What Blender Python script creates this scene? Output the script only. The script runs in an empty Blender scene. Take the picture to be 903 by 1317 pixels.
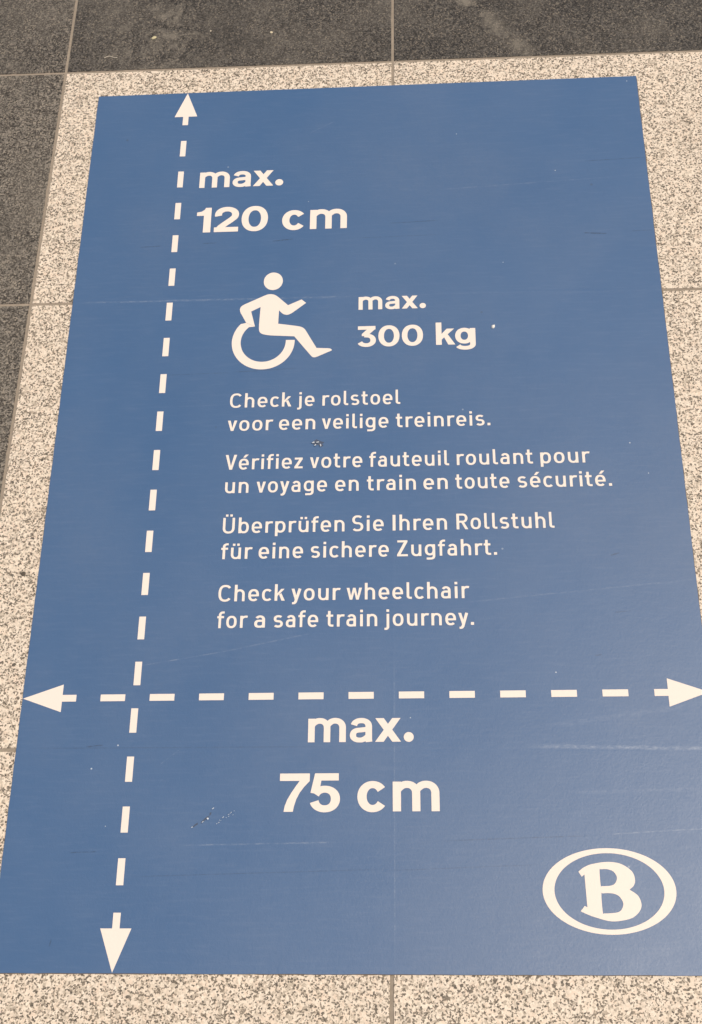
import bpy, bmesh, math, random
from mathutils import Matrix, Vector
from mathutils.geometry import delaunay_2d_cdt

random.seed(7)
R = math.radians
scene = bpy.context.scene

# ------------------------------------------------------------------ camera
cam_data = bpy.data.cameras.new("camera")
cam = bpy.data.objects.new("camera", cam_data)
scene.collection.objects.link(cam)
CAM = (0.4486574, -0.1218648, 1.3134436)
rv = Vector((-0.4470730, 0.0621801, -0.0048912))
# rotation of the lens away from «straight down, image top towards +Y»
tilt = Matrix.Rotation(rv.length, 3, rv.normalized())
down = Matrix(((1, 0, 0), (0, -1, 0), (0, 0, -1)))
flip = Matrix(((1, 0, 0), (0, -1, 0), (0, 0, -1)))
rot = (flip @ tilt @ down).transposed()
cam.matrix_world = Matrix.Translation(CAM) @ rot.to_4x4()
cam_data.sensor_fit = 'VERTICAL'
cam_data.sensor_height = 24.0
cam_data.lens = 24.0 * 1606.49 / 1317.0
cam_data.clip_start = 0.01
cam_data.clip_end = 500
scene.camera = cam

# ------------------------------------------------------------------ sky, sun, exposure
SUN_DIR = Vector((0.50, -0.04, 1.0)).normalized()      # towards the sun, behind thin cloud
sun_el = math.asin(SUN_DIR.z)
sun_az = math.atan2(SUN_DIR.x, SUN_DIR.y)
world = bpy.data.worlds.new("World")
scene.world = world
world.use_nodes = True
wt = world.node_tree
sky = wt.nodes.new("ShaderNodeTexSky")
sky.sky_type = 'NISHITA'
sky.sun_disc = False
sky.sun_elevation = sun_el
sky.sun_rotation = sun_az
sky.air_density = 1.0
sky.dust_density = 4.0
sky.ozone_density = 1.0
bg = wt.nodes["Background"]
bg.inputs["Strength"].default_value = 0.06
wt.links.new(sky.outputs[0], bg.inputs["Color"])
sun_data = bpy.data.lights.new("sun", 'SUN')
sun_data.energy = 1.5
sun_data.angle = R(35)
sun_data.color = (1.0, 0.86, 0.67)
sun = bpy.data.objects.new("sun", sun_data)
scene.collection.objects.link(sun)
sun.rotation_euler = SUN_DIR.to_track_quat('Z', 'Y').to_euler()
vs = scene.view_settings
vs.view_transform = 'Standard'
vs.look = 'None'
vs.gamma = 1.0
vs.exposure = 0.97
vs.use_curve_mapping = False


# ------------------------------------------------------------------ helpers
def link(o, parent=None):
    scene.collection.objects.link(o)
    if parent is not None:
        o.parent = parent
    return o


def mesh_obj(name, verts, faces, mat, parent=None, loc=None):
    me = bpy.data.meshes.new(name)
    me.from_pydata(verts, [], faces)
    me.update()
    me.materials.append(mat)
    o = bpy.data.objects.new(name, me)
    if loc:
        o.location = loc
    return link(o, parent)


def empty(name, loc=(0, 0, 0), parent=None):
    o = bpy.data.objects.new(name, None)
    o.empty_display_size = 0.05
    o.location = loc
    return link(o, parent)


def tag(o, label=None, cat=None, group=None, kind=None):
    if label: o["label"] = label
    if cat: o["category"] = cat
    if group: o["group"] = group
    if kind: o["kind"] = kind
    return o


class NT:
    """small node-tree writer"""
    def __init__(self, name):
        self.m = bpy.data.materials.new(name)
        self.m.use_nodes = True
        self.t = self.m.node_tree
        self.b = self.t.nodes["Principled BSDF"]
        g = self.t.nodes.new("ShaderNodeNewGeometry")
        self.pos = g.outputs["Position"]

    def new(self, kind, **kw):
        n = self.t.nodes.new(kind)
        for k, v in kw.items():
            setattr(n, k, v)
        return n

    def put(self, sock, v):
        if hasattr(v, "is_output") or isinstance(v, bpy.types.NodeSocket):
            self.t.links.new(v, sock)
        else:
            sock.default_value = v

    def math(self, op, a, b=0.0, c=None, clamp=False):
        n = self.new("ShaderNodeMath", operation=op, use_clamp=clamp)
        self.put(n.inputs[0], a); self.put(n.inputs[1], b)
        if c is not None: self.put(n.inputs[2], c)
        return n.outputs[0]

    def vmath(self, op, a, b):
        n = self.new("ShaderNodeVectorMath", operation=op)
        self.put(n.inputs[0], a); self.put(n.inputs[1], b)
        return n.outputs[0]

    def noise(self, vec, scale, detail=3.0, rough=0.55, dist=0.0, out=0):
        n = self.new("ShaderNodeTexNoise")
        self.put(n.inputs["Vector"], vec)
        n.inputs["Scale"].default_value = scale
        n.inputs["Detail"].default_value = detail
        n.inputs["Roughness"].default_value = rough
        n.inputs["Distortion"].default_value = dist
        return n.outputs[out]

    def voronoi(self, vec, scale, feature='F1', rnd=1.0):
        n = self.new("ShaderNodeTexVoronoi", feature=feature)
        self.put(n.inputs["Vector"], vec)
        n.inputs["Scale"].default_value = scale
        n.inputs["Randomness"].default_value = rnd
        return n

    def rng(self, v, a, b, c=0.0, d=1.0, smooth=False):
        n = self.new("ShaderNodeMapRange")
        if smooth: n.interpolation_type = 'SMOOTHSTEP'
        self.put(n.inputs[0], v)
        for i, x in zip((1, 2, 3, 4), (a, b, c, d)):
            self.put(n.inputs[i], x)
        return n.outputs[0]

    def mix(self, f, a, b):
        n = self.new("ShaderNodeMix", data_type='RGBA')
        self.put(n.inputs[0], f)
        for s, v in ((n.inputs[6], a), (n.inputs[7], b)):
            self.put(s, v if not isinstance(v, tuple) else (*v, 1.0)[:4])
        return n.outputs[2]

    def sep(self, v):
        n = self.new("ShaderNodeSeparateXYZ"); self.put(n.inputs[0], v)
        return n.outputs

    def mapping(self, v, loc=(0, 0, 0), rz=0.0, scale=(1, 1, 1), kind='TEXTURE'):
        n = self.new("ShaderNodeMapping", vector_type=kind)
        self.put(n.inputs[0], v)
        n.inputs[1].default_value = loc
        n.inputs[2].default_value = (0, 0, rz)
        n.inputs[3].default_value = scale
        return n.outputs[0]

    def bump(self, h, strength, dist):
        n = self.new("ShaderNodeBump")
        n.inputs["Strength"].default_value = strength
        n.inputs["Distance"].default_value = dist
        self.put(n.inputs["Height"], h)
        return n.outputs[0]

    # soft stroke between two points of the floor, w = half width
    def streak(self, a, b, w, soft=1.0):
        d = Vector((b[0] - a[0], b[1] - a[1]))
        m = self.mapping(self.pos, (a[0], a[1], 0), math.atan2(d.y, d.x), (d.length, w, 1))
        x, y, _ = self.sep(m)
        across = self.rng(self.math('ABSOLUTE', y), 1.0, 1.0 - soft, 0, 1, True)
        along = self.math('MULTIPLY', self.rng(x, 0, .12, 0, 1), self.rng(x, .88, 1, 1, 0))
        return self.math('MULTIPLY', across, along)

    def spot(self, c, r):
        v = self.vmath('SUBTRACT', self.pos, (c[0], c[1], 0))
        n = self.new("ShaderNodeVectorMath", operation='LENGTH')
        s = self.sep(v)
        cb = self.new("ShaderNodeCombineXYZ")
        self.put(cb.inputs[0], s[0]); self.put(cb.inputs[1], s[1])
        self.put(n.inputs[0], cb.outputs[0])
        return self.rng(n.outputs["Value"], r, r * .35, 0, 1, True)

    def set(self, **kw):
        for k, v in kw.items():
            self.put(self.b.inputs[k], v)


# ------------------------------------------------------------------ materials
def granite_pos(n):
    """position shifted by a random amount per tile so that no two tiles match"""
    oi = n.new("ShaderNodeObjectInfo")
    sh = n.vmath('MULTIPLY', (13.1, 7.7, 0.0), (1, 1, 1))
    v = n.new("ShaderNodeVectorMath", operation='SCALE')
    n.put(v.inputs[0], sh); n.put(v.inputs["Scale"], oi.outputs["Random"])
    flat = n.vmath('MULTIPLY', n.pos, (1, 1, 1))
    return n.vmath('ADD', flat, v.outputs[0]), oi.outputs["Random"]


def make_light_granite():
    n = NT("light_granite")
    p, rnd = granite_pos(n)
    wob = n.vmath('SCALE', n.vmath('SUBTRACT', n.noise(p, 420, 2, out=1), (.5, .5, .5)), (0, 0, 0))
    wob.node.inputs["Scale"].default_value = 0.0030
    q = n.vmath('ADD', p, wob)
    v1 = n.voronoi(q, 590)
    v2 = n.voronoi(n.vmath('ADD', q, (3.3, 1.7, 0)), 330)
    r1 = n.sep(v1.outputs["Color"])
    r2 = n.sep(v2.outputs["Color"])
    clump = n.noise(p, 95, 3, .6)
    thr = n.rng(clump, .3, .7, .22, .37)
    dark = n.rng(n.math('SUBTRACT', thr, r1[0]), -.03, .03, 0, 1)
    grey = n.rng(n.math('SUBTRACT', n.rng(clump, .3, .7, .14, .26), r2[0]), -.04, .04, 0, 1)
    tone = n.noise(p, 28, 3, .6)
    light = n.mix(r1[1], n.mix(tone, (.50, .44, .365), (.68, .565, .425)), n.mix(tone, (.73, .64, .525), (.79, .685, .55)))
    light = n.mix(n.rng(r2[1], .72, .8, 0, .35), light, (.66, .50, .37))      # a few pinker grains
    mid = n.mix(r2[2], (.30, .25, .19), (.47, .40, .305))
    black = n.mix(r1[2], (.030, .024, .018), (.20, .165, .12))
    col = n.mix(n.math('MULTIPLY', grey, .75), light, mid)
    col = n.mix(n.math('MULTIPLY', dark, .92), col, black)
    blot = n.noise(n.pos, 9, 4, .6)
    col = n.mix(n.rng(blot, .52, .78, 0, .12), col, (.36, .30, .22))           # trodden-in dirt
    dotn = n.voronoi(p, 70)
    spotm = n.math('MULTIPLY', n.rng(dotn.outputs["Distance"], .10, .16, 1, 0),
                   n.rng(n.sep(dotn.outputs["Color"])[0], .93, .94, 0, 1))
    col = n.mix(n.math('MULTIPLY', spotm, .7), col, (.10, .085, .06))
    n.set(**{"Base Color": col, "Roughness": n.rng(r1[1], 0, 1, .48, .70),
             "Normal": n.bump(n.math('ADD', r1[0], n.noise(p, 900, 2)), .12, .0006)})
    n.b.inputs["Specular IOR Level"].default_value = .4
    return n.m


def make_dark_granite():
    n = NT("dark_granite")
    p, rnd = granite_pos(n)
    wob = n.vmath('SCALE', n.vmath('SUBTRACT', n.noise(p, 500, 2, out=1), (.5, .5, .5)), (0, 0, 0))
    wob.node.inputs["Scale"].default_value = 0.0018
    q = n.vmath('ADD', p, wob)
    v1 = n.voronoi(q, 560)
    r1 = n.sep(v1.outputs["Color"])
    clump = n.noise(p, 150, 3, .6)
    oi2 = n.new('ShaderNodeObjectInfo')
    pale = n.sep(oi2.outputs['Color'])[0]          # some slabs are paler
    base = n.mix(n.rng(r1[0], .1, .9), n.mix(pale, (.012, .0105, .0085), (.030, .025, .019)), n.mix(pale, (.094, .086, .074), (.250, .223, .183)))
    base = n.mix(n.rng(clump, .45, .75, 0, .22), base, (.125, .107, .082))
    base = n.mix(n.rng(r1[1], .86, .89, 0, .7), base, n.mix(pale, (.20, .17, .13), (.36, .31, .24)))
    base = n.mix(n.rng(r1[2], .80, .84, 0, .7), base, (.022, .017, .012))
    dust = n.noise(n.pos, 7, 5, .62, .4)
    base = n.mix(n.rng(dust, .46, .74, 0, .42), base, (.17, .15, .12))
    wet = n.noise(n.pos, 4.5, 4, .65, .6)
    base = n.mix(n.rng(wet, .52, .72, 0, .45), base, (.020, .018, .015))
    worn = n.math('MULTIPLY', n.spot((.072, 1.272), .115), n.rng(n.noise(n.pos, 24, 5, .72, .8), .47, .66))
    base = n.mix(n.math('MULTIPLY', worn, .60), base, (.22, .195, .155))
    rub = n.math('MULTIPLY', n.streak((.50, 1.345), (.615, 1.205), .022), n.rng(n.noise(n.pos, 38, 5, .7, .6), .40, .66))
    base = n.mix(n.math('MULTIPLY', rub, .75), base, (.22, .195, .155))
    n.set(**{"Base Color": base, "Roughness": n.rng(r1[0], 0, 1, .42, .62),
             "Normal": n.bump(n.math('ADD', r1[1], n.noise(p, 900, 2)), .14, .0006)})
    n.b.inputs["Specular IOR Level"].default_value = .3
    return n.m


def make_grout():
    n = NT("grout")
    a = n.noise(n.pos, 160, 4, .7)
    b = n.noise(n.pos, 14, 3)
    col = n.mix(a, (.19, .160, .122), (.37, .31, .24))
    col = n.mix(n.rng(b, .4, .7, 0, .35), col, (.20, .165, .125))
    n.set(**{"Base Color": col, "Roughness": .9, "Normal": n.bump(n.noise(n.pos, 700, 3), .5, .0006)})
    return n.m


PALE = [  # pale scuffs: from, to, half width, amount, broken up by noise
    ((.4704, .9797), (.7061, .9917), .0011, .20), ((.1458, .6560), (.2917, .6600), .0010, .10),
    ((.5500, .2292), (.7500, .2246), .0030, .46), ((.7000, .2252), (.7500, .2243), .0012, .55),
    ((.1850, .1262), (.3600, .1290), .0011, .34), ((.2200, .1270), (.3300, .1283), .0008, .30),
    ((.6300, .1362), (.7500, .1430), .0010, .50), ((.4934, .3936), (.7541, .4176), .0013, .20),
    ((.1283, .3229), (.2300, .3400), .0009, .34), ((.2236, .3390), (.3190, .3589), .0012, .26),
    ((.5718, .2498), (.7407, .2740), .0040, .12), ((.5840, .1800), (.7304, .1822), .0026, .14),
    ((.0000, .8148), (.3700, .8128), .0020, .30), ((.1600, .8143), (.6500, .8118), .0010, .10),
    ((.4107, .0010), (.4118, .3300), .0009, .22),
    ((.1600, .2120), (.1800, .2280), .0008, .28), ((.3000, 1.0850), (.3350, 1.1050), .0012, .16),
    ((.6300, .0020), (.7450, .0500), .0100, .07),
]
DARK = [  # dark creases and heel marks
    ((.6591, .9018), (.6897, .8994), .0011, .70), ((.7200, .9022), (.7490, .9028), .0009, .28),
    ((.2554, .9037), (.2840, .9064), .0010, .62), ((.0804, .9004), (.1093, .9018), .0010, .48),
    ((.1629, .9035), (.1835, .9040), .0010, .40), ((.4083, .9269), (.4745, .9293), .0009, .36),
    ((.3600, .9045), (.4750, .9062), .0010, .16), ((.6674, 1.0197), (.7495, 1.0227), .0009, .34),
    ((.6575, .4477), (.6683, .4514), .0011, .42), ((.6563, .3791), (.6752, .3806), .0008, .34),
    ((.1350, .0943), (.4049, .1017), .0008, .22), ((.4556, .1299), (.6128, .1349), .0008, .26),
    ((.4000, .1000), (.5600, .1060), .0007, .20), ((.0761, .2315), (.0960, .2335), .0010, .55),
    ((.0100, .2303), (.3400, .2300), .0009, .18), ((.2120, .7040), (.2950, .7075), .0011, .30),
    ((.1300, .7020), (.2100, .7035), .0010, .20), ((.0700, .1190), (.1000, .1200), .0009, .40),
    ((.0600, .0250), (.0615, .0330), .0009, .40), ((.6310, .3290), (.6390, .3300), .0009, .30),
]
SPECKS = [(.6296, 1.0056, .0014), (.5008, 1.0745, .0012), (.0853, .2076, .0017), (.3019, .9672, .0010),
          (.5544, .8590, .0012), (.7365, 1.1578, .0013), (.6918, .5924, .0014), (.7098, .5517, .0012),
          (.1064, .1462, .0010), (.5879, .3104, .0014), (.1120, .2330, .0016), (.4290, .2610, .0011)]


def make_film(name, base, strength, amount, gloss=.75):
    """printed vinyl: the same worn surface under every ink"""
    n = NT(name)
    col = n.mix(1.0, base, base)
    big = n.noise(n.pos, 5.5, 4, .6)
    col = n.mix(n.rng(big, .35, .7, 0, .07 * amount), col, (.17, .24, .36))
    drag = n.noise(n.mapping(n.pos, scale=(1.0, .10, 1)), 26, 4, .65)          # cleaning marks, mostly crosswise
    col = n.mix(n.rng(drag, .50, .75, 0, .07 * amount), col, (.26, .31, .40))
    drag2 = n.noise(n.mapping(n.pos, rz=R(14), scale=(1.0, .05, 1)), 60, 3, .7)
    col = n.mix(n.rng(drag2, .56, .74, 0, .09 * amount), col, (.05, .08, .14))
    dirt = n.math('MULTIPLY', n.rng(n.noise(n.pos, 3.1, 3), .42, .66), n.noise(n.pos, 210, 3, .75))
    col = n.mix(n.math('MULTIPLY', dirt, .16 * amount), col, (.23, .24, .26))
    brk = n.rng(n.noise(n.mapping(n.pos, scale=(1, .4, 1)), 190, 4, .75), .36, .62, .1, 1)
    pale = None
    for a, b, w, k in PALE:
        s = n.math('MULTIPLY', n.streak(a, b, w * 1.2), k * .72)
        pale = s if pale is None else n.math('MAXIMUM', pale, s)
    brk2 = n.rng(n.noise(n.mapping(n.pos, scale=(1, .7, 1)), 75, 3, .7), .40, .58, .22, 1)
    pale = n.math('MULTIPLY', n.math('MULTIPLY', pale, brk), brk2)
    dark = None
    for a, b, w, k in DARK:
        s = n.math('MULTIPLY', n.streak(a, b, w * 1.25), min(1.0, k * 1.35))
        dark = s if dark is None else n.math('MAXIMUM', dark, s)
    dark = n.math('MULTIPLY', dark, brk)
    spk = None
    for x, y, r in SPECKS:
        s = n.spot((x, y), r * .72)
        spk = s if spk is None else n.math('MAXIMUM', spk, s)
    tiny = n.voronoi(n.pos, 26)
    t1 = n.math('MULTIPLY', n.rng(tiny.outputs["Distance"], .018, .040, 1, 0),
                n.rng(n.sep(tiny.outputs["Color"])[0], .80, .84, 0, .4))
    tiny2 = n.voronoi(n.vmath('ADD', n.pos, (5, 3, 0)), 19)
    t2 = n.math('MULTIPLY', n.rng(tiny2.outputs["Distance"], .018, .045, 1, 0),
                n.rng(n.sep(tiny2.outputs["Color"])[0], .70, .74, 0, .45))
    col = n.mix(n.math('MULTIPLY', pale, strength), col, (.46, .50, .55))
    col = n.mix(n.math('MULTIPLY', n.math('MAXIMUM', spk, t1), .8 * strength), col, (.58, .62, .66))
    col = n.mix(dark, col, (.014, .020, .036))
    col = n.mix(n.math('MULTIPLY', t2, strength), col, (.050, .065, .095))
    rough = n.rng(n.noise(n.pos, 12, 4, .6), .3, .7, .37, .44)
    rough = n.math('ADD', rough, n.rng(n.noise(n.pos, 300, 2), .3, .7, -.025, .025))
    # the stone's grain and the joints under it show through the thin film
    h = n.math('ADD', n.math('MULTIPLY', n.noise(n.pos, 420, 3, .7), 1.7), n.math('MULTIPLY', n.noise(n.pos, 45, 3), 1.5))
    h = n.math('ADD', h, n.math('MULTIPLY', n.streak((-.02, .8150), (.77, .8103), .0035), n.rng(n.noise(n.pos, 7, 2), .35, .65, .05, .75)))
    h = n.math('ADD', h, n.math('MULTIPLY', n.streak((.4098, -.02), (.4140, 1.19), .0035), .3))
    h = n.math('SUBTRACT', h, n.math('MULTIPLY', n.streak((-.02, .2290), (.77, .2243), .0030), n.rng(n.noise(n.pos, 9, 2), .4, .65, .05, .8)))
    n.set(**{"Base Color": col, "Roughness": rough, "Normal": n.bump(h, .21, .0004)})
    n.b.inputs["Specular IOR Level"].default_value = gloss
    return n.m


def plain(name, a, b, rough=.6, scale=400):
    n = NT(name)
    n.set(**{"Base Color": n.mix(n.noise(n.pos, scale, 3), a, b), "Roughness": rough})
    return n.m


M_LIGHT, M_DARK, M_GROUT = make_light_granite(), make_dark_granite(), make_grout()
M_BLUE = make_film("blue_vinyl", (.044, .107, .226), 1.0, 1.0)
M_INK = make_film("white_ink", (.77, .68, .595), .12, .25, .30)

# ------------------------------------------------------------------ the paved floor
FLOOR_O = Vector((.4122, .75, 0))
FLOOR_A = -0.0062
floor = mesh_obj("floor", [(-4, -4, -.0009), (4, -4, -.0009), (4, 4, -.0009), (-4, 4, -.0009)], [(0, 1, 2, 3)], M_GROUT)
floor.location = FLOOR_O
floor.rotation_euler = (0, 0, FLOOR_A)
tag(floor, "granite tiled floor of pale speckled slabs bordered by dark ones with sandy joints", kind="structure")


def tile(name, x0, x1, y0, y1, mat, pale=0.0):
    g = .0018
    bm = bmesh.new()
    x0, x1, y0, y1 = x0 + g, x1 - g, y0 + g, y1 - g
    w, h = x1 - x0, y1 - y0
    # outline walked anticlockwise, with sawn-edge unevenness and a few chipped places
    ring = []
    for (ax, ay), (bx, by), (ix, iy) in (((0, 0), (w, 0), (0, 1)), ((w, 0), (w, h), (-1, 0)), ((w, h), (0, h), (0, -1)), ((0, h), (0, 0), (1, 0))):
        k = max(2, int(math.hypot(bx - ax, by - ay) / .005))
        for i in range(k):
            d = random.uniform(0, .00035) + (random.uniform(.0003, .0010) if random.random() < .05 else 0)
            if i == 0: d = 0.0
            ring.append((ax + (bx - ax) * i / k + ix * d, ay + (by - ay) * i / k + iy * d))
    def inset(q, e):
        return (min(max(q[0], e), w - e), min(max(q[1], e), h - e))
    lev = [[bm.verts.new((*inset(q, e), z)) for q in ring] for e, z in ((0, -.020), (0, -.0006), (.0002, -.0002), (.0008, 0))]
    m = len(ring)
    for lo, hi in zip(lev, lev[1:]):
        for i in range(m):
            bm.faces.new((lo[i], lo[(i + 1) % m], hi[(i + 1) % m], hi[i]))
    bm.faces.new(lev[-1])
    bm.faces.new(lev[0][::-1])
    bmesh.ops.recalc_face_normals(bm, faces=bm.faces)
    me = bpy.data.meshes.new(name)
    bm.to_mesh(me); bm.free()
    me.materials.append(mat)
    o = bpy.data.objects.new(name, me)
    link(o, floor)
    o.location = (x0 - FLOOR_O.x, y0 - FLOOR_O.y, 0)
    o.color = (pale, pale, pale, 1)
    return o


XL, XM, XR = -.0560, .4122, .8804
YT, YM, YB = 1.2120, .8125, .2264
rows = [(-.36, YB), (YB, YM), (YM, YT)]
for y0, y1 in rows:
    tile("light_granite_tile", XL, XM, y0, y1, M_LIGHT)
    tile("light_granite_tile", XM, XR, y0, y1, M_LIGHT)
    tile("dark_granite_tile", XL - .468, XL, y0, y1, M_DARK, .85)
    tile("dark_granite_tile", XR, XR + .468, y0, y1, M_DARK)
for x0, x1, pale in ((XL - .468, XL, .50), (XL, XM, .16), (XM, XR, .10), (XR, XR + .468, .3)):
    tile("dark_granite_tile", x0, x1, YT, YT + .60, M_DARK, pale)

# ------------------------------------------------------------------ lettering: strokes joined into one outline per glyph
def el(cx, cy, rx, ry, a0, a1, n=None, e=2.0):
    n = n or max(4, int(abs(a1 - a0) / 9))
    out = []
    for i in range(n + 1):
        a = R(a0 + (a1 - a0) * i / n)
        c, s = math.cos(a), math.sin(a)
        out.append((cx + rx * math.copysign(abs(c) ** (2 / e), c), cy + ry * math.copysign(abs(s) ** (2 / e), s)))
    return out


def stroke(pts, tv, th, closed=False, k=None):
    """quads along a path; tv / th are the pen's thickness across vertical / horizontal runs"""
    P = []
    for q in pts:
        if not P or (Vector(q) - P[-1]).length > 1e-4:
            P.append(Vector(q))
    if closed and (P[0] - P[-1]).length < 1e-3:
        P.pop()
    n = len(P)
    k = k or (lambda f: 1.0)
    L, Rr = [], []
    for i in range(n):
        a = P[i] - P[i - 1] if (closed or i > 0) else P[1] - P[0]
        b = P[(i + 1) % n] - P[i] if (closed or i < n - 1) else P[-1] - P[-2]
        a, b = a.normalized(), b.normalized()
        na, nb = Vector((-a.y, a.x)), Vector((-b.y, b.x))
        m = na + nb
        m = m.normalized() if m.length > 1e-4 else na
        h = .5 * math.sqrt((tv * m.x) ** 2 + (th * m.y) ** 2) * k(i / max(1, n - 1))
        h /= max(.5, m.dot(na))
        L.append(P[i] + m * h); Rr.append(P[i] - m * h)
    polys = []
    for i in range(n if closed else n - 1):
        j = (i + 1) % n
        polys.append([tuple(Rr[i]), tuple(Rr[j]), tuple(L[j]), tuple(L[i])])
    return polys


def rect(x0, y0, x1, y1):
    return [[(x0, y0), (x1, y0), (x1, y1), (x0, y1)]]


def area2(p):
    return sum(p[i][0] * p[(i + 1) % len(p)][1] - p[(i + 1) % len(p)][0] * p[i][1] for i in range(len(p)))


def union(polys):
    V, F = [], []
    for p in polys:
        a = area2(p)
        if abs(a) < 1e-6: continue
        if a < 0: p = p[::-1]
        F.append(list(range(len(V), len(V) + len(p))))
        V += [Vector(q) for q in p]
    ov, oe, of, _, _, src = delaunay_2d_cdt(V, [], F, 0, 1e-4)
    faces = []
    for f, s in zip(of, src):
        if not s: continue
        f = list(f)
        if area2([ov[i] for i in f]) < 0: f.reverse()
        faces.append(f)
    used = sorted({i for f in faces for i in f})
    mp = {o: i for i, o in enumerate(used)}
    return [(ov[i].x, ov[i].y) for i in used], [[mp[i] for i in f] for f in faces]


# --- slim lettering of the sentences: cap height 100, x height 72
def slim(ch):
    tv, th, X = 14.2, 12.6, 72.0
    e = 2.35
    yt, yb = X + 1 - th / 2, -1 + th / 2
    st = lambda pts, **kw: stroke(pts, tv, th, **kw)
    hv, hh = tv / 2, th / 2
    ring = lambda cx, rx: st(el(cx, X / 2, rx, X / 2 + 1 - hh, 0, 360, 44, e), closed=True)
    dots = lambda x0, x1, y: rect(x0, y, x0 + 14, y + 14) + rect(x1, y, x1 + 14, y + 14)
    def arch(x0, x1):
        c = (x0 + x1) / 2
        return st(el(c, 42, (x1 - x0) / 2, yt - 42, 180, 0, 20, 2.2) + [(x1, 0)])
    if ch == 'C': return 69, st(el(37, 50, 37 - hv, 51 - hh, 40, 320, 40, 2.5))
    if ch == 'V': return 67, [[(0, 100), (16.5, 100), (33.5, 24), (50.5, 100), (67, 100), (41.5, 0), (25.5, 0)]]
    if ch == 'Ü': return 67, st([(hv, 100), (hv, 34)] + el(33.5, 34, 33.5 - hv, 35 - hh, 180, 360, 24, 2.3) + [(67 - hv, 34), (67 - hv, 100)]) + dots(14, 39, 108)
    if ch == 'S':
        m, top, bot = 50.5, 101 - hh, -1 + hh
        r1, r2 = (top - m) / 2, (m - bot) / 2
        return 63, st(el(32, m + r1, 23, r1, 38, 262, 26, 2.3) + el(31, m - r2, 24.5, r2, 82, -145, 26, 2.3))
    if ch == 'I': return 16, rect(0, 0, 16, 100)
    if ch == 'R': return 65, rect(0, 0, 15.5, 100) + st([(8, 100 - hh), (34, 100 - hh)] + el(34, 71, 22, 29 - hh, 90, -90, 20, 2.2) + [(8, 42 + hh)]) + [[(27, 44), (43, 44), (66, 0), (49, 0)]]
    if ch == 'Z': return 60, rect(2, 100 - th, 58, 100) + rect(0, 0, 60, th) + [[(0, th - 2), (39.5, 100 - th + 2), (58, 100 - th + 2), (18.5, th - 2)]]
    if ch == 'a':
        return 53, st(el(28, 46, 17.5, yt - 46, 152, 0, 16, 2.2) + [(45.5, 40), (45.5, 0)]) + st([(47, 41), (23, 41)] + el(23, 23.4, 15.5, 17.6, 90, 270, 18, 2.3) + [(33, 5.8), (46, 13)])
    if ch == 'b': return 58, rect(0, 0, 15, 101) + ring(29.5, 21.5)
    if ch == 'p': return 58, rect(0, -23, 15, X) + ring(29.5, 21.5)
    if ch == 'c': return 54, st(el(29.5, 36, 22, 37 - hh, 44, 316, 34, e))
    if ch in 'eé':
        o = st(el(29.5, 36, 22, 37 - hh, -3, 314, 40, e)) + rect(10, 28.5, 58.5, 40)
        if ch == 'é': o += [[(24, 80), (39, 80), (56, 100), (38, 100)]]
        return 59, o
    if ch == 'f': return 40, st([(15.5, 0), (15.5, 78)] + el(32, 78, 16.5, 100 - hh - 78, 180, 90, 10, 2.2) + [(40, 100 - hh)]) + rect(0, X - th, 38, X)
    if ch == 'g':
        return 58, rect(58 - tv, 0, 58, X) + st(el(29, 38, 21.5, 35 - hh, 0, 360, 44, e), closed=True) + st([(58 - hv, 2), (58 - hv, -1)] + el(34, -1, 24 - hv, 22 - hh, 0, -90, 12, 2.2) + [(10, -23 + hh)])
    if ch == 'h': return 56, rect(0, 0, 15, 101) + arch(hv, 56 - hv)
    if ch == 'n': return 56, rect(0, 0, 15, X) + arch(hv, 56 - hv)
    if ch in 'uü':
        o = rect(56 - tv, 0, 56, X) + st([(hv, X), (hv, 30)] + el(28, 30, 28 - hv, 30 - yb, 180, 360, 20, 2.2))
        if ch == 'ü': o += dots(9, 33, 83)
        return 56, o
    if ch == 'i': return 15, rect(0, 0, 15, X) + rect(0, 84, 15, 99)
    if ch == 'j': return 27, st([(27 - hv, X), (27 - hv, -4)] + el(9, -4, 18 - hv, 19 - hh, 0, -90, 10, 2.2) + [(1, -23 + hh)]) + rect(12, 84, 27, 99)
    if ch == 'k': return 55, rect(0, 0, 15, 101) + [[(13, 26), (13, 43), (35, X), (53, X)]] + [[(24, 37), (36, 46), (56, 0), (38, 0)]]
    if ch == 'l': return 28, st([(hv, 101), (hv, 18)] + el(20, 18, 20 - hv, 18 - hh, 180, 270, 10, 2.2) + [(28, hh)])
    if ch == 'o': return 59, ring(29.5, 22)
    if ch == 'r': return 40, rect(0, 0, 15, X) + st(el(31, 42, 31 - hv, yt - 42, 180, 68, 14, 2.2))
    if ch == 's':
        m = 36.5
        r1, r2 = (yt - m) / 2, (m - yb) / 2
        return 53, st(el(27, m + r1, 18.5, r1, 35, 258, 24, 2.3) + el(26.5, m - r2, 19, r2, 78, -148, 24, 2.3))
    if ch == 't': return 40, st([(15.5, 94), (15.5, 20)] + el(30, 20, 14.5, 20 - hh, 180, 270, 10, 2.2) + [(39, hh)]) + rect(0, X - th, 37, X)
    if ch == 'v': return 54, [[(0, X), (16, X), (27, 21), (38, X), (54, X), (34.5, 0), (19.5, 0)]]
    if ch == 'y': return 54, [[(0, X), (16, X), (31, 14), (21, 0)]] + stroke([(46, X), (24, -6)] + el(13, -4, 10.2, 12.2, -15, -90, 8) + [(5, -23 + hh)], 16, th)
    if ch == 'w': return 84, [[(0, X), (15.5, X), (24.5, 22), (35, X), (49, X), (59.5, 22), (68.5, X), (84, X), (66.5, 0), (52.5, 0), (42, 48), (31.5, 0), (17.5, 0)]]
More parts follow.
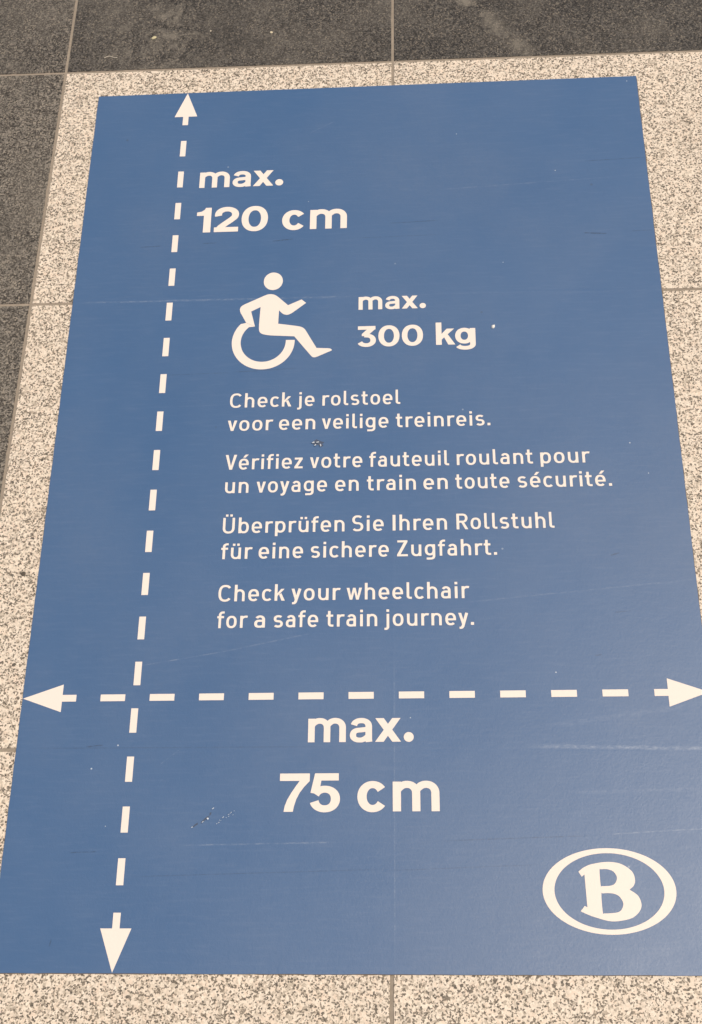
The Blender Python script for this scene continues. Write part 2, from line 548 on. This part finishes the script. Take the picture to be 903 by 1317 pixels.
    if ch == 'z': return 48, rect(1, X - th, 47, X) + rect(0, 0, 48, th) + [[(0, th - 2), (28.5, X - th + 2), (47, X - th + 2), (18.5, th - 2)]]
    if ch == '.': return 17, rect(0, 0, 17, 16.5)
    raise KeyError(ch)


# --- heavy lettering of the measures: cap height 100, x height 77
def heavy(ch):
    tv, th, X = 23.0, 18.5, 77.0
    yt = X + 2 - th / 2
    if ch == 'm':
        o = rect(0, 0, 21.2, X)
        for x0, x1 in ((11, 60.5), (60.5, 110)):
            c = (x0 + x1) / 2
            o += stroke(el(c + 1, 47, (x1 - x0) / 2 - 1, yt - 47, 180, 0, 22, 2.1) + [(x1, 46), (x1, 0)], 21, 18.5,
                        k=lambda f: min(1.0, .62 + f * 1.6))
        return 121, o
    if ch == 'a':
        o = stroke(el(36.5, 50, 24.5, 19.5, 168, 0, 20, 2.2) + [(61, 46), (61, 16)] + [(61, 10), (62, 0)], 21.5, 17)
        o += stroke([(58, 41.5), (46, 40), (32, 38.5)] + el(31, 22.3, 21.5, 16.2, 90, 270, 20, 2.2) + [(38, 6.4), (47, 9.5), (57, 17)], 20.5, 15.5)
        return 73, o
    if ch == 'x':
        return 81, [[(0, X), (27, X), (81.5, 0), (54, 0)], [(54, X), (80.5, X), (26.5, 0), (-.5, 0)]]
    if ch == '.': return 31, [el(15.5, 15, 15.8, 15.8, 0, 351, 39)]
    if ch == '1': return 47, [[(23, 0), (47, 0), (47, 100), (28, 100), (24.5, 92), (15, 85), (0, 82), (0, 68), (23, 68)]]
    if ch == '2':
        o = stroke(el(39, 69.5, 28, 22.5, 192, -32, 30, 2.1) + [(53, 47.5), (34, 32), (20, 19), (12, 8)], 23, 18.5)
        return 78, o + rect(-1, 0, 78, 19)
    if ch == '0': return 86, stroke(el(43, 50, 31.6, 42.4, 0, 360, 60, 2.15), 22.6, 17.6, closed=True)
    if ch == 'c': return 76, stroke(el(38.5, 38.5, 27, 31.2, 35, 325, 44, 2.05), 23.5, 18.5)
    if ch == '3':
        o = rect(4, 83, 76, 100) + [[(44, 86), (76, 86), (52, 62), (44, 52), (20, 52), (20, 62)]]
        o += stroke([(30, 54), (38, 54)] + el(38.5, 31, 28, 23, 90, -157, 36, 2.15), 22.5, 17.5)
        return 79, o
    if ch == 'k': return 75, rect(0, 0, 23, 108) + [[(20, 22), (20, 49), (44, X), (74, X)]] + [[(32, 38), (47, 51), (77, 0), (49, 0)]]
    if ch == 'g':
        o = rect(59.5, 0, 82, X) + stroke(el(37, 41, 26, 29, 0, 360, 50, 2.1), 22, 18, closed=True)
        o += stroke([(70.7, 6), (70.7, 1)] + el(40, 1, 30.7, 18.5, 0, -158, 24, 2.2), 22.5, 17.5)
        return 82, o
    if ch == '7':
        out = [(78, 80), (64, 65), (53, 50), (44, 32), (38.5, 14), (36, 0)]
        inn = [(12, 0), (14.5, 15), (20.5, 31), (30, 48), (41, 65), (53, 82)]
        return 78, rect(0, 80.5, 78, 100) + [[a, b, c, d] for a, b, c, d in zip(out, out[1:], inn[::-1][1:], inn[::-1])] + [[(78, 80), (52, 81.5), (52, 90), (78, 90)]]
    if ch == '5':
        o = rect(16, 81, 75, 100) + [[(13.5, 100), (34.5, 100), (30, 80), (26, 56), (22.5, 45.5), (2.5, 49)]]
        o += stroke(el(39.5, 32.8, 27.5, 25.5, 152, -166, 40, 2.1), 23.5, 18)
        return 79, o
    raise KeyError(ch)


CACHE = {}


def glyph(font, ch):
    if (font, ch) not in CACHE:
        w, polys = font(ch)
        CACHE[(font, ch)] = (w, *union(polys))
    return CACHE[(font, ch)]


TOP = .0012          # printed face of the film
INK = TOP + .0002
SIDE = {}
for c in 'hnpbrkIRuüiÜ': SIDE[c] = [1.0, 1.0]
for c in 'oec CSéagsdZz': SIDE[c] = [.72, .72]
for c in 'vywVk': SIDE[c] = [.42, .42]
SIDE.update({'c': [.72, .40], 'r': [1, .35], 'k': [1, .45], 'R': [1, .6], 'b': [1, .72], 'p': [1, .72], 'a': [.7, 1], 'g': [.72, 1],
             'f': [.45, .35], 't': [.45, .6], 'l': [1, .55], 'j': [.6, 1], '.': [.75, 1], 'i': [1, 1], 'h': [1, 1]})


def place(font, ch, x, y, sx, sy, V, F):
    w, gv, gf = glyph(font, ch)
    b = len(V)
    V += [(x + vx * sx, y + vy * sy, 0.0) for vx, vy in gv]
    F += [[b + i for i in f] for f in gf]


def slim_line(parent, words, base, label, cap=.0200):
    V, F = [], []
    s = cap / 100
    for word, x0, x1 in words:
        ws = [glyph(slim, c)[0] for c in word]
        gaps = [SIDE[a][1] + SIDE[b][0] for a, b in zip(word, word[1:])]
        room = (x1 - x0) / s - sum(ws)
        unit = room / sum(gaps) if gaps else 0
        sx = s
        if not gaps:
            sx = (x1 - x0) / ws[0]
        elif unit < 5.5 or unit > 11:
            unit = min(11, max(5.5, unit))
            sx = (x1 - x0) / (sum(ws) + unit * sum(gaps))
        x = x0
        for i, c in enumerate(word):
            place(slim, c, x, base, sx, s, V, F)
            x += ws[i] * sx + (gaps[i] * unit * sx if i < len(gaps) else 0)
    o = mesh_obj("text_line", V, F, M_INK, parent, (0, 0, INK))
    return tag(o, label)


def heavy_line(parent, chars, base, cap, label):
    V, F = [], []
    for c, x0, x1 in chars:
        w = glyph(heavy, c)[0]
        sx = (x1 - x0) / w
        if c == '.': sx = cap / 100; x0 = (x0 + x1) / 2 - 15.5 * sx
        place(heavy, c, x0, base, sx, cap / 100, V, F)
    o = mesh_obj("text_line", V, F, M_INK, parent, (0, 0, INK))
    return tag(o, label)


# ------------------------------------------------------------------ the floor sticker
W, H = .75, 1.1664
sticker = empty("floor_sticker")
tag(sticker, "large blue vinyl sticker with white wheelchair size limits stuck on the granite floor", "floor sticker")

# the film: a thin slab with a rounded rim, its edge following the stone a little
bm = bmesh.new()
NX, NY = 50, 78
grid = []
for j in range(NY + 1):
    row = []
    for i in range(NX + 1):
        x, y = W * i / NX, H * j / NY
        row.append(bm.verts.new((x, y, TOP)))
    grid.append(row)
for j in range(NY):
    for i in range(NX):
        bm.faces.new((grid[j][i], grid[j][i + 1], grid[j + 1][i + 1], grid[j + 1][i]))
for e in [v for v in bm.verts if v.is_boundary]:
    jx, jy = random.uniform(-.00025, .00025), random.uniform(-.00025, .00025)
    e.co.x += jx if e.co.x in (0, W) else 0
    e.co.y += jy if e.co.y in (0, H) else 0
rim = [e for e in bm.edges if e.is_boundary]
ext = bmesh.ops.extrude_edge_only(bm, edges=rim)
for v in [g for g in ext["geom"] if isinstance(g, bmesh.types.BMVert)]:
    v.co.z = .0001
    v.co.x += (.0002 if v.co.x > W / 2 else -.0003) if min(v.co.x, W - v.co.x) < .0004 else 0
bmesh.ops.recalc_face_normals(bm, faces=bm.faces)
me = bpy.data.meshes.new("film")
bm.to_mesh(me); bm.free()
me.materials.append(M_BLUE)
film = link(bpy.data.objects.new("film", me), sticker)
tag(film, "worn blue vinyl film")


# dirt caught against the cut edge of the film
def dirt_side(a, b, nrm, lo, hi):
    n = 150
    V, F = [], []
    for i in range(n + 1):
        t = i / n
        x, y = a[0] + (b[0] - a[0]) * t, a[1] + (b[1] - a[1]) * t
        w = random.uniform(lo, hi) * (.3 if random.random() < .3 else 1)
        V += [(x - nrm[0] * .0004, y - nrm[1] * .0004, .0003), (x + nrm[0] * (.0003 + w), y + nrm[1] * (.0003 + w), .00015)]
    for i in range(n):
        F.append((2 * i, 2 * i + 2, 2 * i + 3, 2 * i + 1))
    return V, F


V, F = [], []
for side in (((W, 0), (W, H), (1, 0), .0002, .0009), ((0, 0), (W, 0), (0, -1), .0001, .0005), ((0, 0), (0, H), (-1, 0), .0000, .0003), ((0, H), (W, H), (0, 1), .0000, .0004)):
    v, f = dirt_side(*side)
    F += [tuple(len(V) + i for i in q) for q in f]
    V += v
dirt = mesh_obj("edge_dirt", V, F, plain("trapped_dirt", (.085, .062, .042), (.20, .155, .11), .9, 300), sticker)
tag(dirt, "thin brown line of dirt along the film's edge")


def scaled(polys, s=1000.0):
    return [[(x * s, y * s) for x, y in p] for p in polys]


def poly_mm(name, polys, parent, label=None, mat=M_INK, z=INK):
    """outline in metres, joined at millimetre scale"""
    v, f = union(scaled(polys))
    o = mesh_obj(name, [(x / 1000, y / 1000, 0) for x, y in v], f, mat, parent, (0, 0, z))
    if label: tag(o, label)
    return o


# dashed measure lines with an arrowhead at both ends
DW = .00385
length_line = tag(empty("dimension_line", (0, 0, 0), sticker), "long dashed arrow line for the length limit")
xv = .1270
poly_mm("arrowhead", [[(xv, H - .0006), (xv - .0159, H - .0436), (xv - DW, H - .0436), (xv - DW, H - .0588), (xv + DW, H - .0588), (xv + DW, H - .0436), (xv + .0159, H - .0436)]], length_line, "arrowhead at the far end")
poly_mm("arrowhead", [[(xv, .0006), (xv + .0161, .0432), (xv + DW, .0432), (xv + DW, .0586), (xv - DW, .0586), (xv - DW, .0432), (xv - .0161, .0432)]], length_line, "arrowhead at the near end")
for k in range(19):
    y1 = 1.07932 - .0536775 * k
    if y1 - .0275 < .07: break
    poly_mm("dash", [[(xv - DW, y1 - .0273), (xv + DW, y1 - .0273), (xv + DW, y1), (xv - DW, y1)]], length_line)
width_line = tag(empty("dimension_line", (0, 0, 0), sticker), "short dashed arrow line for the width limit")
yh = .2864
poly_mm("arrowhead", [[(.0006, yh), (.0448, yh - .0158), (.0448, yh - DW), (.0605, yh - DW), (.0605, yh + DW), (.0448, yh + DW), (.0448, yh + .0158)]], width_line, "arrowhead on the left edge")
poly_mm("arrowhead", [[(W - .0006, yh), (W - .0440, yh + .0158), (W - .0440, yh + DW), (W - .0586, yh + DW), (W - .0586, yh - DW), (W - .0440, yh - DW), (W - .0440, yh - .0158)]], width_line, "arrowhead on the right edge")
for k in range(11):
    x0 = .08768 + .054847 * k
    poly_mm("dash", [[(x0, yh - DW), (x0 + .0275, yh - DW), (x0 + .0275, yh + DW), (x0, yh + DW)]], width_line)

# wheelchair user
sym = tag(empty("wheelchair_symbol", (0, 0, 0), sticker), "white wheelchair user symbol leaning forward")
poly_mm("head", [el(.2595, .8397, .0123, .0137, 0, 354, 60)], sym)


def smooth(pts, r):
    """round the listed corners: (x, y, radius factor)"""
    out = []
    n = len(pts)
    for i, q in enumerate(pts):
        p = Vector(q[:2]); rad = (q[2] if len(q) > 2 else 0) * r
        if rad <= 0:
            out.append(tuple(p)); continue
        a = Vector(pts[i - 1][:2]) - p; b = Vector(pts[(i + 1) % n][:2]) - p
        la, lb = min(rad, a.length * .48), min(rad, b.length * .48)
        s, t = p + a.normalized() * la, p + b.normalized() * lb
        for k in range(7):
            u = k / 6
            out.append(tuple(s * (1 - u) ** 2 + p * 2 * u * (1 - u) + t * u * u))
    return out


figure = smooth([(.2590, .8228, 2.2), (.2797, .8019), (.2968, .8102), (.3027, .8047), (.2850, .7897, 0.6), (.2795, .7868, 1.2), (.2735, .7885, 1.0),
                 (.2684, .7945), (.2680, .7742), (.2960, .7692, 1.2), (.3015, .7662, 1.0), (.3174, .7364), (.3345, .7353, .5), (.3375, .7326, .4),
                 (.3165, .7226, .6), (.3125, .7228, .6), (.2890, .7545), (.2540, .7572, 1.6), (.2440, .7610, 1.6), (.2437, .7740), (.2446, .8003),
                 (.2328, .7938), (.2386, .7708), (.2272, .7768), (.2177, .7955, 1.0), (.2192, .8026, 1.2)], .0050)
poly_mm("figure", [figure], sym)
wc = Vector((.2500, .7478))
Ro, Ri = (.0397, .0409), (.0285, .0298)
arc_o = [p for p in el(wc.x, wc.y, Ro[0], Ro[1], 135, 362, 70)]
arc_i = [p for p in el(wc.x, wc.y, Ri[0], Ri[1], 128, 363, 70)]
arc_o[0], arc_i[0] = (.2271, .77665), (.2385, .77065)
poly_mm("wheel", [[a, b, c, d] for a, b, c, d in zip(arc_o, arc_o[1:], arc_i[1:], arc_i)], sym)

# measures
tb = tag(empty("text_block", (0, 0, 0), sticker), "length limit lettering")
heavy_line(tb, [('m', .1534, .1945), ('a', .1987, .2234), ('x', .2263, .2535), ('.', .2562, .2671)], .9962, .0341, "heavy white text line reading max.")
heavy_line(tb, [('1', .1534, .1727), ('2', .1778, .2096), ('0', .2136, .2487), ('c', .2678, .2989), ('m', .3047, .3536)], .9214, .0407, "heavy white text line reading 120 cm")
tb = tag(empty("text_block", (0, 0, 0), sticker), "weight limit lettering")
heavy_line(tb, [('m', .3696, .3998), ('a', .4036, .4216), ('x', .4243, .4444), ('.', .4469, .4547)], .7918, .0252, "small heavy white text line reading max.")
heavy_line(tb, [('3', .3678, .3920), ('0', .3947, .4211), ('0', .4240, .4504), ('k', .4664, .4896), ('g', .4903, .5155)], .7362, .0306, "heavy white text line reading 300 kg")
tb = tag(empty("text_block", (0, 0, 0), sticker), "width limit lettering")
heavy_line(tb, [('m', .3186, .3596), ('a', .3640, .3880), ('x', .3911, .4185), ('.', .4219, .4321)], .2347, .0338, "heavy white text line reading max.")
heavy_line(tb, [('7', .2898, .3216), ('5', .3216, .3541), ('c', .3724, .4039), ('m', .4095, .4587)], .1605, .0405, "heavy white text line reading 75 cm")

# sentences in four languages
PARAS = [
    ("Dutch sentence", [(.6528, [('Check', .2125, .2881), ('je', .2953, .3166), ('rolstoel', .3263, .4213)]),
                        (.6203, [('voor', .2113, .2664), ('een', .2740, .3182), ('veilige', .3263, .4068), ('treinreis.', .4157, .5290)])]),
    ("French sentence", [(.5673, [('Vérifiez', .2112, .3043), ('votre', .3129, .3756), ('fauteuil', .3838, .4784), ('roulant', .4875, .5771), ('pour', .5858, .6433)]),
                         (.5360, [('un', .2126, .2406), ('voyage', .2501, .3340), ('en', .3434, .3714), ('train', .3810, .4387), ('en', .4475, .4760), ('toute', .4850, .5482), ('sécurité.', .5576, .6666)])]),
    ("German sentence", [(.4836, [('Überprüfen', .2127, .3552), ('Sie', .3638, .4008), ('Ihren', .4111, .4739), ('Rollstuhl', .4849, .5970)]),
                         (.4509, [('für', .2124, .2485), ('eine', .2561, .3078), ('sichere', .3164, .4066), ('Zugfahrt.', .4160, .5300)])]),
    ("English sentence", [(.3985, [('Check', .2122, .2882), ('your', .2957, .3512), ('wheelchair', .3585, .4966)]),
                          (.3664, [('for', .2124, .2467), ('a', .2546, .2670), ('safe', .2764, .3270), ('train', .3361, .3932), ('journey.', .4011, .5010)])]),
]
for lab, lines in PARAS:
    tb = tag(empty("text_block", (0, 0, 0), sticker), lab + " in slim white letters")
    for base, words in lines:
        slim_line(tb, words, base, "slim white text line reading " + " ".join(w[0] for w in words))

# oval emblem with a serif B
logo = tag(empty("emblem", (0, 0, 0), sticker), "white oval emblem with a serif letter B")
ro = el(.6269, .0800, .0666, .0422, 0, 360, 96)
ri = el(.6269, .0799, .0547, .0373, 0, 360, 96)
poly_mm("oval_ring", [[a, b, c, d] for a, b, c, d in zip(ro, ro[1:], ri[1:], ri)], logo)


def bez(pts, n=8):
    """closed Catmull-Rom through points; a third entry of 1 keeps a sharp corner"""
    out = []
    N = len(pts)
    for i in range(N):
        p1, p2 = Vector(pts[i][:2]), Vector(pts[(i + 1) % N][:2])
        s1, s2 = len(pts[i]) > 2, len(pts[(i + 1) % N]) > 2
        p0 = p1 if s1 else Vector(pts[i - 1][:2])
        p3 = p2 if s2 else Vector(pts[(i + 2) % N][:2])
        m1 = (p2 - p0) * .5 if not s1 else (p2 - p1) * .6
        m2 = (p3 - p1) * .5 if not s2 else (p2 - p1) * .6
        for k in range(n):
            t = k / n
            out.append(tuple(p1 * (2 * t**3 - 3 * t**2 + 1) + m1 * (t**3 - 2 * t**2 + t) + p2 * (-2 * t**3 + 3 * t**2) + m2 * (t**3 - t**2)))
    return out


B_out = bez([(.5974, .0988, 1), (.6030, .1030), (.6118, .1064), (.6275, .1085), (.6408, .1064), (.6510, .0992), (.6535, .0910), (.6518, .0852), (.6472, .0812, 1),
             (.6552, .0752), (.6578, .0668), (.6552, .0600), (.6478, .0540), (.6362, .0511), (.6248, .0508), (.6099, .0548), (.6025, .0577), (.5970, .0602, 1),
             (.6014, .0654, 1), (.6040, .0641, 1), (.6033, .0962, 1), (.6005, .0938, 1)])
B_a = bez([(.6188, .1003), (.6205, .1012), (.6269, .1012), (.6325, .0989), (.6356, .0936), (.6338, .0880), (.6295, .0852), (.6205, .0846), (.6188, .0854)])
B_b = bez([(.6188, .0765), (.6205, .0776), (.6289, .0776), (.6356, .0753), (.6396, .0692), (.6388, .0637), (.6340, .0593), (.6206, .0581), (.6189, .0592)])


def with_holes(outer, holes):
    V = [Vector((x * 1000, y * 1000)) for x, y in outer]
    E = [(i, (i + 1) % len(V)) for i in range(len(V))]
    for h in holes:
        b = len(V)
        V += [Vector((x * 1000, y * 1000)) for x, y in h]
        E += [(b + i, b + (i + 1) % len(h)) for i in range(len(h))]
    ov, oe, of, *_ = delaunay_2d_cdt(V, E, [], 0, 1e-4)

    def inside(p, loop):
        c = False
        for i in range(len(loop)):
            (x1, y1), (x2, y2) = loop[i - 1], loop[i]
            if (y1 > p[1]) != (y2 > p[1]) and p[0] < (x2 - x1) * (p[1] - y1) / (y2 - y1) + x1: c = not c
        return c
    fs = []
    for f in of:
        cx = sum(ov[i].x for i in f) / len(f) / 1000
        cy = sum(ov[i].y for i in f) / len(f) / 1000
        if inside((cx, cy), outer) and not any(inside((cx, cy), h) for h in holes):
            f = list(f)
            if area2([ov[i] for i in f]) < 0: f.reverse()
            fs.append(f)
    return [(v.x / 1000, v.y / 1000, 0) for v in ov], fs


v, f = with_holes(B_out, [B_a, B_b])
mesh_obj("letter", v, f, M_INK, logo, (0, 0, INK))


# torn places in the film: bare dark core and lifted flakes
M_TEAR = plain("bare_adhesive", (.035, .05, .085), (.075, .10, .15), .7)
M_FLAKE = plain("lifted_film", (.42, .47, .53), (.70, .73, .76), .5)


def blob(cx, cy, rx, ry, n, jag, rz=0.0):
    out = []
    for i in range(n):
        a = 2 * math.pi * i / n
        k = 1 + random.uniform(-jag, jag)
        x, y = rx * k * math.cos(a), ry * k * math.sin(a)
        out.append((cx + x * math.cos(rz) - y * math.sin(rz), cy + x * math.sin(rz) + y * math.cos(rz)))
    return out


def flake(parent, x, y, rx, ry, rz, h=.0007):
    o = blob(0, 0, rx, ry, 9, .25, rz)
    V = [(px, py, random.uniform(0, h)) for px, py in o] + [(px, py, -.0001) for px, py in o] + [(0, 0, h)]
    n = len(o)
    F = [(i, (i + 1) % n, 2 * n) for i in range(n)] + [(n + i, n + (i + 1) % n, (i + 1) % n, i) for i in range(n)]
    return mesh_obj("flake", V, F, M_FLAKE, parent, (x, y, INK + .0002))


tear = poly_mm("tear", [[(.3140, .6016), (.3165, .6035), (.3200, .6062), (.3240, .6040), (.3300, .6018), (.3270, .6000), (.3285, .5970), (.3260, .5958), (.3225, .5985), (.3180, .5980)]],
               sticker, "small torn spot below the Dutch sentence", M_TEAR)
for a in ((.3164, .6010, .0016, .0008, .2), (.3218, .6014, .0019, .0007, .1), (.3188, .5974, .0015, .0006, .5), (.3254, .5972, .0009, .0015, .3)):
    flake(tear, *a)
tear = poly_mm("tear", [blob(.2120, .1530, .0065, .0010, 14, .35, .75), blob(.2020, .1470, .0040, .0009, 12, .4, .6), blob(.2175, .1590, .0020, .0008, 10, .3, 1.2)],
               sticker, "scuffed gouge left of the 75 cm lettering", M_TEAR)
for a in ((.2150, .1535, .0011, .0011, .3), (.2100, .1500, .0012, .0004, .8), (.2200, .1640, .0014, .0004, .6), (.1990, .1445, .0012, .0004, .5)):
    flake(tear, *a, .0004)
for i in range(13):
    flake(tear, .2340 + .0085 * (i / 12 - .5) * 2 + random.uniform(-.0015, .0015), .1545 + .005 * (i / 12 - .5) * 2 + random.uniform(-.0028, .0028), random.uniform(.0004, .0008), .00025, random.uniform(.2, 1.0), .0003)

# ------------------------------------------------------------------ crumbs and chips lying about
def pebble(name, x, y, z, rx, ry, rz, mat, rot, label, cat):
    bm = bmesh.new()
    bmesh.ops.create_icosphere(bm, subdivisions=2, radius=1)
    for v in bm.verts:
        k = 1 + random.uniform(-.16, .16)
        v.co = Vector((v.co.x * rx * k, v.co.y * ry * k, (v.co.z * rz * k) if v.co.z > -.35 else -.35 * rz))
    me = bpy.data.meshes.new(name)
    bm.to_mesh(me); bm.free()
    me.materials.append(mat)
    o = link(bpy.data.objects.new(name, me))
    o.location = (x, y, z + .35 * rz)
    o.rotation_euler = (0, 0, rot)
    return tag(o, label, cat)


pebble("stone_chip", .5378, .7607, TOP, .0021, .0031, .0017, plain("white_chip", (.62, .60, .55), (.82, .80, .74)), -.35,
       "tiny white stone chip lying on the blue film right of 300 kg", "stone chip")
pebble("crumb", .0698, 1.2758, 0, .0040, .0026, .0013, plain("straw_crumb", (.42, .37, .20), (.60, .53, .33)), .5,
       "yellowish crumb on the dark tile above the upper left corner of the sticker", "crumb")
pebble("crumb", .2407, 1.2770, 0, .0020, .0018, .0010, plain("tan_crumb", (.55, .47, .30), (.68, .60, .42)), .2,
       "small tan crumb on the dark tile above the top middle of the sticker", "crumb")
pebble("grit", .1521, 1.2850, 0, .0013, .0012, .0008, plain("pale_grit", (.50, .44, .32), (.62, .55, .42)), .1,
       "tiny pale grain on the dark tile between the two crumbs", "grit")
pebble("gum_spot", -.0183, .4371, 0, .0034, .0030, .0005, plain("old_gum", (.055, .042, .028), (.10, .08, .055)), .3,
       "round brown gum spot on the pale tile left of the sticker", "gum spot")
pebble("gum_spot", -.0152, .3264, 0, .0024, .0022, .0005, plain("dark_gum", (.07, .06, .045), (.12, .10, .075)), .3,
       "smaller dark gum spot on the pale tile near the left arrow tip", "gum spot")
# a thread on the dark tile
tp = [Vector((.0005 + .019 * t, 1.2405 + .0022 * math.sin(5.2 * t) + .002 * t, .0005)) for t in [i / 16 for i in range(17)]]
V, F = [], []
for i, q in enumerate(tp):
    d = (tp[min(i + 1, 16)] - tp[max(i - 1, 0)]).normalized()
    s = Vector((-d.y, d.x, 0))
    for k in range(6):
        a = k * math.pi / 3
        V.append(tuple(q + (s * math.cos(a) + Vector((0, 0, 1)) * math.sin(a)) * .0005))
for i in range(16):
    for k in range(6):
        F.append((i * 6 + k, i * 6 + (k + 1) % 6, (i + 1) * 6 + (k + 1) % 6, (i + 1) * 6 + k))
tag(mesh_obj("thread", V, F, plain("pale_thread", (.45, .40, .31), (.58, .52, .42))), "short pale thread on the dark tile above the upper left corner of the sticker", "thread")
